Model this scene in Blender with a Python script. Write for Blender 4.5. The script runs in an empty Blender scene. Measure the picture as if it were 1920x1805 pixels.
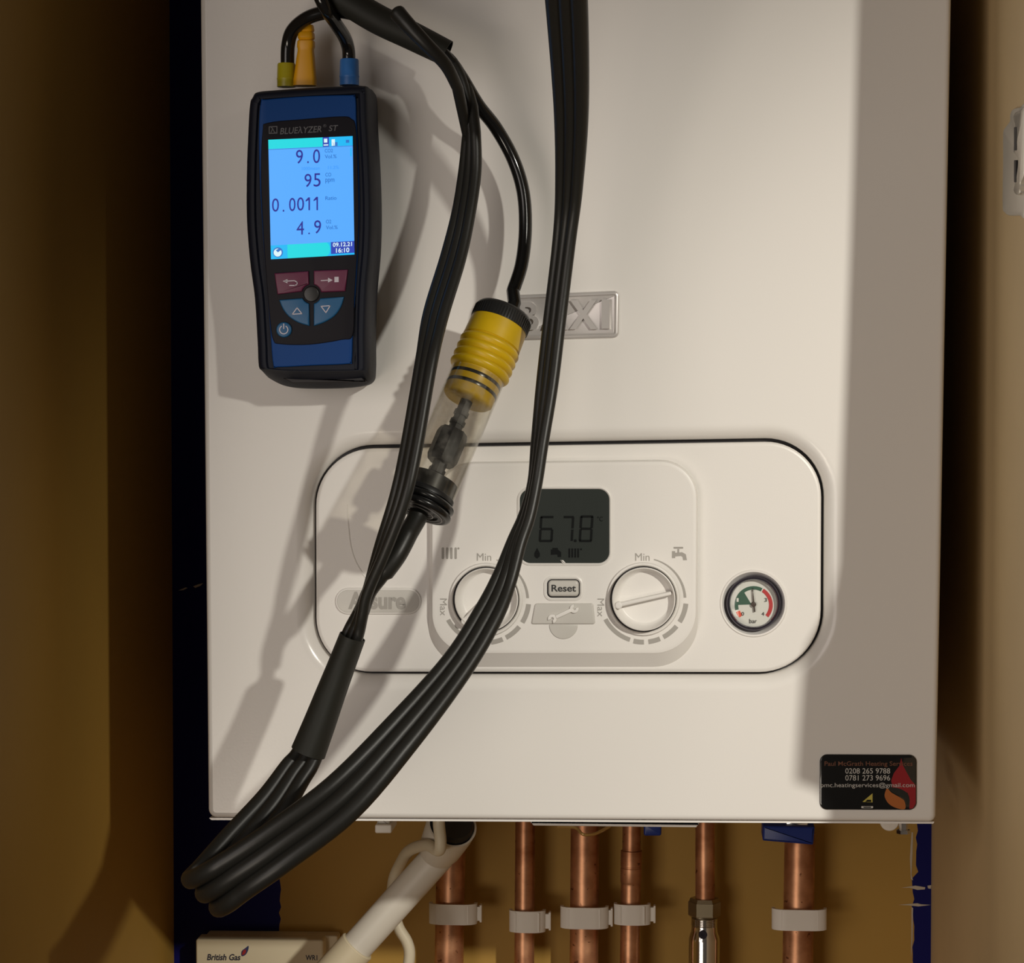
import bpy, bmesh, math, random
from mathutils import Vector, Matrix
random.seed(7)
C = bpy.context.scene.collection
SC = bpy.context.scene

# ------------------------------------------------------------------ camera
F = 4623.0                      # focal length in pixels of the 1920 px frame
PITCH, YAW, D = math.radians(2.0), math.radians(3.84), 1.5
cd = bpy.data.cameras.new('camera')
cam = bpy.data.objects.new('camera', cd); C.objects.link(cam)
cd.sensor_fit = 'HORIZONTAL'; cd.sensor_width = 36.0; cd.lens = 36.0 * F / 1920.0
cd.clip_start = 0.02; cd.clip_end = 50
cam.location = (0, -D, 0)
cam.rotation_euler = (math.pi/2 - PITCH, 0, YAW)
SC.camera = cam

# ------------------------------------------------------------------ world, lamps, exposure
w = bpy.data.worlds.new('room'); SC.world = w; w.use_nodes = True
w.node_tree.nodes['Background'].inputs[0].default_value = (1.0, 0.84, 0.70, 1)
w.node_tree.nodes['Background'].inputs[1].default_value = 0.06

def lamp(name, kind, loc, target, energy, color, size, **kw):
    l = bpy.data.lights.new(name, kind); o = bpy.data.objects.new(name, l); C.objects.link(o)
    l.energy = energy; l.color = color
    if kind == 'AREA':
        l.shape = 'RECTANGLE'; l.size = size[0]; l.size_y = size[1]
    else:
        l.shadow_soft_size = size
    for k, v in kw.items(): setattr(l, k, v)
    o.location = loc
    o.rotation_euler = (Vector(target) - Vector(loc)).to_track_quat('-Z', 'Y').to_euler()
    return o
KEY = Vector((0.90, -1.70, 0.54))
lamp('wall_spotlight', 'SPOT', KEY, (0.19, 0, -0.17), 113, (1.0, 0.955, 0.85), 0.03,
     spot_size=math.radians(33), spot_blend=1.0)
lamp('room_fill', 'AREA', (-1.05, -1.8, 0.12), (0, 0, -0.1), 7.5, (1.0, 0.90, 0.84), (1.0, 1.0))  # soft fill added from the left to lift the shadows, no such lamp known
lamp('low_fill', 'AREA', (-0.75, -1.6, -0.66), (0.05, 0.3, -0.38), 5.2, (1.0, 0.88, 0.74), (0.7, 0.3))  # added low fill that brightens the pipes and clips under the boiler
SC.view_settings.view_transform = 'Standard'; SC.view_settings.look = 'None'
SC.view_settings.gamma = 1.0; SC.view_settings.use_curve_mapping = False
SC.view_settings.exposure = 0.0

# ------------------------------------------------------------------ pixel rays -> points at a real depth
_R = cam.rotation_euler.to_matrix()
_r, _u, _f = _R @ Vector((1,0,0)), _R @ Vector((0,1,0)), _R @ Vector((0,0,-1))
CAM = Vector((0,-D,0))
def ray(px, py): return _f*F + _r*(px-960.0) + _u*(902.5-py)
def P(px, py, y=0.0):
    d = ray(px, py); return CAM + d * ((y + D)/d.y)
def PX(px, py, x):
    d = ray(px, py); return CAM + d * (x/d.x)
def S(y): return F/(D+y)         # pixels per metre at depth y

# ------------------------------------------------------------------ materials
def mat(name, col, rough=0.5, metal=0.0, spec=0.5, coat=0.0, bump=0.0, bscale=200, var=0.0, vscale=20, emit=None, estr=0):
    m = bpy.data.materials.new(name); m.use_nodes = True
    nt = m.node_tree; b = nt.nodes['Principled BSDF']
    b.inputs['Base Color'].default_value = (*col, 1); b.inputs['Roughness'].default_value = rough
    b.inputs['Metallic'].default_value = metal; b.inputs['Specular IOR Level'].default_value = spec
    b.inputs['Coat Weight'].default_value = coat
    tc = nt.nodes.new('ShaderNodeTexCoord')
    if var:
        n = nt.nodes.new('ShaderNodeTexNoise'); n.inputs['Scale'].default_value = vscale; n.inputs['Detail'].default_value = 5
        nt.links.new(tc.outputs['Object'], n.inputs['Vector'])
        r = nt.nodes.new('ShaderNodeValToRGB')
        r.color_ramp.elements[0].position = .3; r.color_ramp.elements[1].position = .7
        r.color_ramp.elements[0].color = (*[c*(1-var) for c in col], 1)
        r.color_ramp.elements[1].color = (*[min(1, c*(1+var*.5)) for c in col], 1)
        nt.links.new(n.outputs['Fac'], r.inputs['Fac']); nt.links.new(r.outputs['Color'], b.inputs['Base Color'])
    if bump:
        n = nt.nodes.new('ShaderNodeTexNoise'); n.inputs['Scale'].default_value = bscale; n.inputs['Detail'].default_value = 3
        nt.links.new(tc.outputs['Object'], n.inputs['Vector'])
        bp = nt.nodes.new('ShaderNodeBump'); bp.inputs['Strength'].default_value = bump; bp.inputs['Distance'].default_value = .001
        nt.links.new(n.outputs['Fac'], bp.inputs['Height']); nt.links.new(bp.outputs['Normal'], b.inputs['Normal'])
    if emit:
        b.inputs['Emission Color'].default_value = (*emit, 1); b.inputs['Emission Strength'].default_value = estr
    return m
M = {}
M['white'] = mat('boiler_white_enamel', (.80,.775,.74), .22, bump=.03, bscale=600)
M['panelwhite'] = mat('panel_white_plastic', (.78,.755,.72), .38, bump=.05, bscale=1500)
M['greyprint'] = mat('grey_print', (.36,.34,.31), .5)
M['palegrey'] = mat('pale_grey_plastic', (.56,.54,.50), .35)
M['silver'] = mat('silver_plastic', (.60,.57,.55), .30, metal=.35)
M['dark'] = mat('dark_gap', (.012,.010,.012), .6)
M['lcd'] = mat('lcd_glass', (.032,.037,.034), .3, spec=.15)
M['lcdseg'] = mat('lcd_segment', (.006,.007,.007), .6, spec=.1)
M['black_text'] = mat('black_print', (.02,.02,.02), .5)
M['chrome'] = mat('chrome', (.72,.70,.68), .12, metal=1)
M['darkchrome'] = mat('dark_bezel', (.10,.09,.12), .15, metal=.8)
M['gaugeface'] = mat('gauge_face', (.72,.72,.66), .4)
M['green'] = mat('gauge_green', (.03,.10,.06), .5)
M['red'] = mat('gauge_red', (.50,.03,.03), .5)
M['redlow'] = mat('gauge_orange_red', (.75,.08,.03), .5)
M['rubber'] = mat('black_hose_rubber', (.017,.0165,.014), .40, spec=.42, bump=.05, bscale=300)
M['sleeve'] = mat('heat_shrink', (.020,.020,.016), .6, spec=.3, bump=.08, bscale=500)
M['gloss_black'] = mat('gloss_black_tube', (.010,.010,.010), .12)
M['boot'] = mat('navy_rubber_boot', (.007,.009,.018), .55, spec=.25, bump=.1, bscale=2500)
M['blue_plate'] = mat('blue_plastic', (.003,.05,.22), .5, spec=.2)
M['screen_plate'] = mat('dark_plate', (.010,.009,.013), .5, spec=.15)
M['plate_print'] = mat('dim_grey_print', (.10,.10,.11), .5)
M['maroon'] = mat('maroon_key', (.13,.016,.055), .45)
M['bluekey'] = mat('blue_key', (.010,.10,.24), .45)
M['keyprint'] = mat('key_print', (.60,.55,.62), .5)
M['yellow'] = mat('yellow_plastic', (.62,.40,.005), .38, var=.10, vscale=60)
M['olive'] = mat('olive_yellow_plastic', (.42,.36,.01), .4)
M['orange'] = mat('orange_plastic', (.72,.34,.004), .42)
M['bluecollar'] = mat('blue_collar', (.03,.16,.48), .45)
M['black_plastic'] = mat('black_plastic', (.014,.014,.014), .38)
M['ringdark'] = mat('dark_rubber_ring', (.010,.010,.010), .25)
M['filter'] = mat('filter_core', (.012,.012,.014), .4)
M['ringline'] = mat('pale_ring_line', (.35,.34,.34), .4)
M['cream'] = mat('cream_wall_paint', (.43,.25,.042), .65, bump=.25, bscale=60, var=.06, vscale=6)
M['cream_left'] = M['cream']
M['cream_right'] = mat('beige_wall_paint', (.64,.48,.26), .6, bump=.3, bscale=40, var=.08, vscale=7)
M['navy'] = mat('navy_wall_paint', (.0015,.002,.10), .6, spec=.2, bump=.2, bscale=80)
M['chip'] = mat('bare_plaster_chip', (.55,.48,.38), .8)
M['whiteplastic'] = mat('white_pipe_plastic', (.70,.66,.58), .45)
M['cableivory'] = mat('ivory_cable', (.66,.59,.44), .45)
M['clipwhite'] = mat('white_clip_plastic', (.82,.79,.74), .5)
M['handle'] = mat('blue_lever_paint', (.006,.03,.24), .4)
M['brassnickel'] = mat('dull_nickel', (.36,.30,.20), .32, metal=.9)
M['ivory'] = mat('ivory_box', (.74,.65,.46), .45)
M['trimwhite'] = mat('white_gloss_trim', (.8,.77,.70), .3)
M['hingewhite'] = mat('clear_white_plastic', (.74,.70,.62), .25)
M['hingemetal'] = mat('bright_hinge_metal', (.85,.82,.74), .22, metal=.6)
M['stickerblack'] = mat('sticker_black', (.006,.006,.006), .12, coat=.6)
M['stickertext'] = mat('sticker_text', (.55,.53,.50), .5)
M['stickerrust'] = mat('sticker_rust_text', (.16,.055,.025), .5)
M['flamered'] = mat('flame_red', (.30,.015,.02), .3)
M['flameorange'] = mat('flame_orange', (.42,.13,.03), .3)
M['flagyellow'] = mat('logo_yellow', (.50,.42,.07), .5)
M['charcoal'] = mat('charcoal_swirl', (.02,.02,.016), .3)
M['gold'] = mat('gold_wire', (.72,.52,.22), .3, metal=.8)

# copper with dark spots
m = mat('copper_pipe', (.62,.27,.12), .42, metal=.8); M['copper'] = m
nt = m.node_tree; b = nt.nodes['Principled BSDF']; tc = nt.nodes.new('ShaderNodeTexCoord')
n1 = nt.nodes.new('ShaderNodeTexNoise'); n1.inputs['Scale'].default_value = 45; n1.inputs['Detail'].default_value = 6
r1 = nt.nodes.new('ShaderNodeValToRGB')
for e, p, c in zip(r1.color_ramp.elements, (.32,.62), ((.30,.12,.055,1),(.66,.34,.19,1))): e.position = p; e.color = c
v = nt.nodes.new('ShaderNodeTexNoise'); v.inputs['Scale'].default_value = 190; v.inputs['Detail'].default_value = 2
r2 = nt.nodes.new('ShaderNodeValToRGB')
for e, p, c in zip(r2.color_ramp.elements, (.27,.32), ((.16,.05,.02,1),(1,1,1,1))): e.position = p; e.color = c
mx = nt.nodes.new('ShaderNodeMixRGB'); mx.blend_type = 'MULTIPLY'; mx.inputs[0].default_value = .8
for a in (n1, v): nt.links.new(tc.outputs['Object'], a.inputs['Vector'])
nt.links.new(n1.outputs['Fac'], r1.inputs['Fac']); nt.links.new(v.outputs['Fac'], r2.inputs['Fac'])
nt.links.new(r1.outputs[0], mx.inputs[1]); nt.links.new(r2.outputs[0], mx.inputs[2]); nt.links.new(mx.outputs[0], b.inputs['Base Color'])

# clear tube, a little dirty
def clear(name, dirt, tint):
    m = bpy.data.materials.new(name); m.use_nodes = True; nt = m.node_tree; nt.nodes.clear()
    out = nt.nodes.new('ShaderNodeOutputMaterial'); tr = nt.nodes.new('ShaderNodeBsdfTransparent'); tr.inputs[0].default_value = (*tint, 1)
    gl = nt.nodes.new('ShaderNodeBsdfGlossy'); gl.inputs['Roughness'].default_value = .08
    df = nt.nodes.new('ShaderNodeBsdfDiffuse'); df.inputs[0].default_value = (.6,.57,.52,1)
    lw = nt.nodes.new('ShaderNodeLayerWeight'); lw.inputs[0].default_value = .5
    pw = nt.nodes.new('ShaderNodeMath'); pw.operation = 'POWER'; pw.inputs[1].default_value = 4
    fr = nt.nodes.new('ShaderNodeMath'); fr.operation = 'MULTIPLY_ADD'; fr.inputs[1].default_value = .5; fr.inputs[2].default_value = .035
    nt.links.new(lw.outputs['Facing'], pw.inputs[0]); nt.links.new(pw.outputs[0], fr.inputs[0])
    no = nt.nodes.new('ShaderNodeTexNoise'); no.inputs['Scale'].default_value = 90; no.inputs['Detail'].default_value = 6
    tc = nt.nodes.new('ShaderNodeTexCoord'); nt.links.new(tc.outputs['Object'], no.inputs['Vector'])
    rp = nt.nodes.new('ShaderNodeMapRange'); rp.inputs[1].default_value = .45; rp.inputs[2].default_value = .85; rp.inputs[3].default_value = 0.01; rp.inputs[4].default_value = dirt
    nt.links.new(no.outputs['Fac'], rp.inputs[0])
    a = nt.nodes.new('ShaderNodeMixShader'); c = nt.nodes.new('ShaderNodeMixShader')
    nt.links.new(rp.outputs[0], a.inputs[0]); nt.links.new(tr.outputs[0], a.inputs[1]); nt.links.new(df.outputs[0], a.inputs[2])
    nt.links.new(fr.outputs[0], c.inputs[0]); nt.links.new(a.outputs[0], c.inputs[1]); nt.links.new(gl.outputs[0], c.inputs[2])
    nt.links.new(c.outputs[0], out.inputs[0]); return m
M['clear'] = clear('clear_tube_plastic', .20, (.95,.94,.91))
M['glass'] = clear('gauge_glass', .03, (.97,.97,.97))
def emis(name, col, s):
    return mat(name, (0,0,0), .3, emit=col, estr=s)
M['scr'] = emis('screen_blue', (.085,.40,1.0), 1.0)
M['scr_cyan'] = emis('screen_cyan', (.0,.72,.78), .95)
M['scr_sky'] = emis('screen_sky', (.0,.50,.95), .95)
M['scr_deep'] = emis('screen_deep', (.02,.06,.55), .8)
M['scr_ink'] = emis('screen_ink', (.010,.012,.26), 1.0)
M['scr_mid'] = emis('screen_mid', (.02,.16,.55), 1.0)
M['scr_faint'] = emis('screen_faint', (.04,.30,.92), 1.0)
M['scr_white'] = emis('screen_white', (.75,.95,1.0), .95)

# ------------------------------------------------------------------ objects
ORG = {}
def link(name, verts, faces, m, parent=None, smooth=35, origin=None, midx=None, recalc=True):
    verts = [Vector(v) for v in verts]
    if parent is not None: off = ORG[parent.name]
    elif origin is not None: off = Vector(origin)
    else:
        off = Vector([(min(v[i] for v in verts)+max(v[i] for v in verts))/2 for i in range(3)])
    me = bpy.data.meshes.new(name)
    me.from_pydata([tuple(v-off) for v in verts], [], faces)
    for mm in (m if isinstance(m, list) else [m]): me.materials.append(mm)
    if midx:
        for p, i in zip(me.polygons, midx): p.material_index = i
    if recalc:
        bm = bmesh.new(); bm.from_mesh(me); bmesh.ops.recalc_face_normals(bm, faces=bm.faces); bm.to_mesh(me); bm.free()
    if smooth:
        for p in me.polygons: p.use_smooth = True
        me.set_sharp_from_angle(angle=math.radians(smooth))
    o = bpy.data.objects.new(name, me); C.objects.link(o)
    if parent is not None: o.parent = parent
    else: o.location = off
    ORG[o.name] = off
    return o
def tag(o, label=None, cat=None, group=None, kind=None):
    if label: o['label'] = label
    if cat: o['category'] = cat
    if group: o['group'] = group
    if kind: o['kind'] = kind
    return o
def empty(name, loc, label, cat, group=None):
    o = bpy.data.objects.new(name, None); C.objects.link(o); o.location = loc; o.empty_display_size = .02
    ORG[o.name] = Vector(loc); return tag(o, label, cat, group)

class G:                                   # geometry collector
    def __init__(s): s.v = []; s.f = []; s.m = []
    def add(s, v, f, mi=0):
        n = len(s.v); s.v += list(v); s.f += [tuple(i+n for i in q) for q in f]; s.m += [mi]*len(f); return s
    def loops(s, ls, cap0=True, cap1=True, close=True, mi=0):
        n = len(ls[0]); v = [p for l in ls for p in l]; f = []
        for k in range(len(ls)-1):
            for i in range(n if close else n-1):
                j = (i+1) % n; f.append((k*n+i, k*n+j, (k+1)*n+j, (k+1)*n+i))
        if cap0: f.append(tuple(range(n))[::-1])
        if cap1: f.append(tuple((len(ls)-1)*n+i for i in range(n)))
        return s.add(v, f, mi)
    def fill(s, loops, mi=0):              # flat face with holes
        bm = bmesh.new(); es = []
        for l in loops:
            vs = [bm.verts.new(p) for p in l]
            es += [bm.edges.new((vs[i], vs[(i+1) % len(vs)])) for i in range(len(vs))]
        bmesh.ops.triangle_fill(bm, use_beauty=True, use_dissolve=False, edges=es)
        bm.verts.index_update()
        s.add([v.co.copy() for v in bm.verts], [tuple(v.index for v in f.verts) for f in bm.faces], mi); bm.free(); return s
    def box(s, lo, hi, mi=0):
        x0,y0,z0 = lo; x1,y1,z1 = hi
        return s.add([(x0,y0,z0),(x1,y0,z0),(x1,y1,z0),(x0,y1,z0),(x0,y0,z1),(x1,y0,z1),(x1,y1,z1),(x0,y1,z1)],
                     [(3,2,1,0),(4,5,6,7),(0,1,5,4),(1,2,6,5),(2,3,7,6),(3,0,4,7)], mi)
    def obj(s, name, m, parent=None, **k): return link(name, s.v, s.f, m, parent, midx=s.m, **k)

def bil(q, u, v):                          # q = TL,TR,BR,BL
    a = [q[0][i]*(1-u)+q[1][i]*u for i in (0,1)]; b = [q[3][i]*(1-u)+q[2][i]*u for i in (0,1)]
    return (a[0]*(1-v)+b[0]*v, a[1]*(1-v)+b[1]*v)
def box_q(x0, y0, x1, y1, sl=0.0, lean=0.0):
    w_ = x1-x0
    return ((x0+lean, y0), (x1+lean, y0+sl*w_), (x1, y1+sl*w_), (x0, y1))
def rrq(q, r, n=10):                       # rounded quad in pixels; r one radius or four
    q = [Vector(p) for p in q]; rs = r if isinstance(r, (list, tuple)) else [r]*4; out = []
    for i in range(4):
        p, a, b_ = q[i], q[i-1], q[(i+1) % 4]
        da, db = (a-p).normalized(), (b_-p).normalized(); rr = rs[i]
        if rr <= 0: out += [tuple(p)]*(n+1); continue
        p0, p1 = p+da*rr, p+db*rr; c = p+(da+db)*rr
        for k in range(n+1):
            t = math.pi/2*k/n
            out.append(tuple(c - da*rr*math.sin(t) - db*rr*math.cos(t)))
    return out
def rr(x0, y0, x1, y1, r, n=10, sl=0.0): return rrq(box_q(x0, y0, x1, y1, sl), r, n)
def circ(cx, cy, r, n=48, a0=0, a1=360):
    full = abs(a1-a0) >= 360; k = n if full else n+1
    return [(cx+r*math.cos(math.radians(a0+(a1-a0)*i/n)), cy-r*math.sin(math.radians(a0+(a1-a0)*i/n))) for i in range(k)]
def arcband(cx, cy, r0, r1, a0, a1, n=14, r1b=None):
    o = [(cx+(r1+((r1b or r1)-r1)*i/n)*math.cos(math.radians(a0+(a1-a0)*i/n)), cy-(r1+((r1b or r1)-r1)*i/n)*math.sin(math.radians(a0+(a1-a0)*i/n))) for i in range(n+1)]
    return o + circ(cx, cy, r0, n, a1, a0)
def area2(l): return sum(l[i][0]*l[(i+1)%len(l)][1]-l[(i+1)%len(l)][0]*l[i][1] for i in range(len(l)))
def inset(l, d):                           # move a pixel loop inwards by d pixels
    sgn = 1 if area2(l) > 0 else -1; n = len(l); out = []
    for i in range(n):
        p = Vector(l[i]); a = b_ = p; k = 1
        while (a-p).length < 1e-6 and k < n: a = Vector(l[i-k]); k += 1
        k = 1
        while (b_-p).length < 1e-6 and k < n: b_ = Vector(l[(i+k) % n]); k += 1
        t1, t2 = (p-a).normalized(), (b_-p).normalized()
        n1, n2 = Vector((-t1.y, t1.x))*sgn, Vector((-t2.y, t2.x))*sgn
        nn = n1+n2
        if nn.length < 1e-6: nn = n1
        nn.normalize(); out.append(tuple(p+nn*d/max(.5, nn.dot(n1))))
    return out
def crv(pts, n=8, close=True):             # catmull-rom through points of any dimension
    pts = [Vector(p) for p in pts]; N = len(pts); out = []
    for i in range(N if close else N-1):
        g = (lambda k: pts[k % N]) if close else (lambda k: pts[max(0, min(N-1, k))])
        a, b_, c, d = g(i-1), g(i), g(i+1), g(i+2)
        for k in range(n):
            t = k/n
            out.append(.5*((2*b_)+(c-a)*t+(2*a-5*b_+4*c-d)*t*t+(3*b_-a-3*c+d)*t**3))
    if not close: out.append(pts[-1])
    return [tuple(p) for p in out]
def at(l, y): return [P(p[0], p[1], y) for p in l]
def shift(l, dy): return [v+Vector((0,dy,0)) for v in l]
def prism(l, yf, yb, bev=0.0, g=None, steps=3, mi=0):
    """outline traced on its front plane, given real depth along y, with rounded front edge"""
    g = g or G(); L = at(l, yf); s = S(yf); ls = [shift(L, yb-yf)]
    if bev:
        ls.append(shift(L, bev))
        for k in range(1, steps+1):
            t = math.pi/2*k/steps
            ls.append([P(p[0], p[1], yf)+Vector((0, bev*(1-math.sin(t)), 0)) for p in inset(l, bev*s*(1-math.cos(t)))])
    else: ls.append(L)
    return g.loops(ls, mi=mi)
def sheet(l, y, g=None, mi=0, t=.0003):    # thin printed layer
    return prism(l, y, y+t, 0, g, mi=mi)
def lathe(A, B, prof, n=40, g=None, cap0=True, cap1=True, mi=0):
    """prof: (metres along A->B, radius)"""
    A, B = Vector(A), Vector(B); ax = (B-A).normalized()
    e = ax.cross(Vector((0,1,0)) if abs(ax.y) < .9 else Vector((1,0,0))).normalized(); h = ax.cross(e)
    g = g or G()
    return g.loops([[A+ax*t+e*(r*math.cos(2*math.pi*i/n))+h*(r*math.sin(2*math.pi*i/n)) for i in range(n)] for t, r in prof], cap0, cap1, mi=mi)
def tube(path, r, n=14, g=None, round_end=False, mi=0):
    path = [Vector(p) for p in path]; g = g or G(); N = len(path)
    rad = r if isinstance(r, (list, tuple)) else [r]*N
    tg = [(path[min(i+1, N-1)]-path[max(i-1, 0)]).normalized() for i in range(N)]
    e = tg[0].cross(Vector((0,1,0)));  e = e if e.length > .1 else tg[0].cross(Vector((1,0,0))); e.normalize(); ls = []
    for i in range(N):
        e = (e - tg[i]*e.dot(tg[i])).normalized(); h = tg[i].cross(e)
        ring = lambda c, q: [c+e*(q*math.cos(2*math.pi*k/n))+h*(q*math.sin(2*math.pi*k/n)) for k in range(n)]
        if i == 0 and round_end:
            for t in (80, 50, 25): ls.append(ring(path[0]-tg[0]*rad[0]*math.sin(math.radians(t))*.6, rad[0]*math.cos(math.radians(t))))
        ls.append(ring(path[i], rad[i]))
    return g.loops(ls, mi=mi)
_tc = {}
def text2d(s, bold=0.0):
    if (s, bold) in _tc: return _tc[(s, bold)]
    cu = bpy.data.curves.new('t', 'FONT'); cu.body = s; cu.offset = bold; cu.resolution_u = 4
    o = bpy.data.objects.new('t', cu); C.objects.link(o)
    bpy.context.view_layer.update()
    me = o.to_mesh(); v = [(p.co.x, p.co.y) for p in me.vertices]; f = [tuple(p.vertices) for p in me.polygons]
    o.to_mesh_clear(); bpy.data.objects.remove(o); bpy.data.curves.remove(cu)
    _tc[(s, bold)] = (v, f); return v, f
def text(s, q, y, g=None, bold=0.0, mi=0, fn=None, height=0.0):
    """lettering fitted into the pixel quad q (TL,TR,BR,BL) on the plane at depth y"""
    v, f = text2d(s, bold); g = g or G()
    x0, x1 = min(p[0] for p in v), max(p[0] for p in v); y0, y1 = min(p[1] for p in v), max(p[1] for p in v)
    fn = fn or (lambda p: P(p[0], p[1], y))
    pts = [fn(bil(q, (p[0]-x0)/(x1-x0+1e-9), (y1-p[1])/(y1-y0+1e-9))) for p in v]
    if height:
        n = len(pts); ec = {}
        for q_ in f:
            for i in range(len(q_)):
                k = (q_[i], q_[(i+1) % len(q_)]); ec[k] = 1
        sides = [(a, b_, b_+n, a+n) for (a, b_) in ec if (b_, a) not in ec]
        return g.add(pts+[p+Vector((0, height, 0)) for p in pts], f+sides, mi)
    return g.add(pts, f, mi)

# ------------------------------------------------------------------ room shell
YW = .345                                  # back wall
XL = P(322, 900, YW).x; XR = P(1750, 1000, YW).x
ZT, ZB = .50, -.66
def wpx(px, py): return P(px, py, YW)
g = G()
rag = lambda x, y0, y1, n, a: [(x+random.uniform(-a, a), y0+(y1-y0)*i/n) for i in range(n+1)]
lb = rag(525, 1480, 2250, 70, 2.2); rb_ = rag(1712, 1480, 2250, 60, 3.0)
rb_ = [(x+(8 if 1480 < y < 1640 else 0), y) for x, y in rb_]
c3 = lambda x, z: Vector((x, YW, z))
top_l, top_r = wpx(*lb[0]), wpx(*rb_[0])
def wl(pts): return [Vector((wpx(*p).x, YW, wpx(*p).z)) for p in pts]
L1, R1 = wl(lb), wl(rb_); L1[-1].z = R1[-1].z = ZB
zt = L1[0].z; R1[0].z = zt
g.add([c3(XL, ZT), c3(XR, ZT), c3(XR, zt)] + [R1[0], L1[0]] + [c3(XL, zt)], [(0,1,2,3,4,5)], 0)
g.add([c3(XL, zt)] + L1 + [c3(XL, ZB)], [tuple(range(len(L1)+2))], 0)
g.add(L1 + R1[::-1], [tuple(range(len(L1)+len(R1)))], 1)
g.add(R1 + [c3(XR, ZB), c3(XR, zt)], [tuple(range(len(R1)+2))], 0)
def chip(pts): g.add([P(x, y, YW-.0004) for x, y in pts], [tuple(range(len(pts)))], 2)
chip([(362,1099),(372,1095),(381,1093),(376,1098),(366,1102)]); chip([(334,1107),(348,1101),(352,1102),(344,1106)])
chip([(1690,1664),(1716,1660),(1735,1663),(1734,1667),(1720,1668),(1706,1664)]); chip([(1739,1660),(1746,1659),(1745,1666),(1740,1665)])
chip([(1684,1696),(1708,1694),(1720,1693),(1727,1695),(1745,1696),(1722,1699),(1704,1697)])
chip([(1709,1560),(1712,1560),(1711,1600),(1709,1640),(1712,1650),(1708,1648),(1706,1610)])
chip([(1709,1700),(1712,1702),(1711,1760),(1708,1800),(1709,1750)])
g.obj('wall_back', [M['navy'], M['cream'], M['chip']], smooth=0, recalc=False)
wb = bpy.data.objects['wall_back']; tag(wb, 'navy painted back wall with a bare cream patch under the boiler', 'wall', kind='structure')
def slab(name, lo, hi, m, label, cat='wall'):
    g = G().box(lo, hi); o = g.obj(name, m, smooth=0); return tag(o, label, cat, kind='structure')
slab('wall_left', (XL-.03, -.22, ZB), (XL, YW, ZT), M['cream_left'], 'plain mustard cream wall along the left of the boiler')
YR = -.145
# unseen front edge of right wall, outlined to cast the slanted shadow on boiler
edge = []
for px, py in ((1610,-420),(1610,-100),(1609,0),(1594,449),(1587,648),(1577,898),(1572,1055),(1564,1104),(1547,1154),(1519,1204),(1505,1254),(1497,1350),(1492,1429),(1490,1465),(1534,1482),(1552,1510),(1554,1600)):
    q = P(px, py, 0); t = (XR-q.x)/(KEY.x-q.x); e_ = q+(KEY-q)*t; edge.append((e_.y, e_.z))
edge = [(edge[0][0], ZT)] + [e_ for e_ in edge if e_[1] < ZT] + [(edge[-1][0], ZB)]
lw = [Vector((XR, y, z)) for y, z in edge] + [Vector((XR, YW, ZB)), Vector((XR, YW, ZT))]
g = G().loops([lw, [v+Vector((.03,0,0)) for v in lw]])
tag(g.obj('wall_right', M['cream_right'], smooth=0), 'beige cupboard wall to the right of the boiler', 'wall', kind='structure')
slab('ceiling', (XL-.03, -.02, ZT), (XR+.03, YW, ZT+.02), M['cream'], 'cupboard ceiling above the boiler', 'ceiling')
slab('floor', (XL-.03, -.2, ZB-.02), (XR+.03, YW+.03, ZB), M['cream'], 'cupboard floor below the pipes', 'floor')

# ------------------------------------------------------------------ boiler
bo = empty('boiler', P(1075, 1537, .17), 'white wall-hung gas boiler with control panel, hoses hanging in front', 'boiler')
CQ = [(372, -300), (1789.5, -300), (1755, 1541), (390, 1533)]
GQ = [(585, 836), (1547, 820), (1545, 1267), (586, 1266)]           # panel opening
GR = [112, 112, 122, 108]
co = rrq(CQ, [14, 14, 13, 16], 6)
go = rrq(GQ, GR, 14)
g = G(); b = .0033; s = S(0)
ls = [shift(at(co, 0), YW-.002), shift(at(co, 0), b)]
for k in range(1, 6):
    t = math.pi/2*k/5; ls.append([P(p[0], p[1], 0)+Vector((0, b*(1-math.sin(t)), 0)) for p in inset(co, b*s*(1-math.cos(t)))])
fo = inset(co, b*s+2)
ls.append(at(fo, 0)); g.loops(ls, cap0=True, cap1=False)
lip = [inset(go, -k) for k in (30, 26, 20, 14, 8, 3, 0)]
g.fill([at(fo, 0), at(lip[0], 0)])
prof = (0, 0, .0004, .0014, .0030, .0052, .0080)
g.loops([at(l, 0) if y == 0 else [v+Vector((0,y,0)) for v in at(l, 0)] for l, y in zip(lip, prof)] + [shift(at(go, 0), .03)], cap0=False, cap1=False)
g.obj('casing', M['white'], bo, smooth=24)
g = prism(inset(go, -8), .0125, .028); g.obj('panel_gap_shade', M['dark'], bo)  # black sheet behind the opening, stands for the shade inside the gap
pn = inset(go, 6.5)
pb = .0022; g = G(); L = at(pn, .0022); ls = [shift(L, .018), shift(L, pb)]
for k in range(1, 4):
    t = math.pi/2*k/3; ls.append([P(p[0], p[1], .0022)+Vector((0, pb*(1-math.sin(t)), 0)) for p in inset(pn, pb*S(0)*(1-math.cos(t)))])
g.loops(ls, cap1=False).fill([ls[-1], at(circ(1413, 1131, 63, 48), .0022)])
g.obj('control_panel', M['panelwhite'], bo, smooth=30)
YP = .0022
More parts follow.
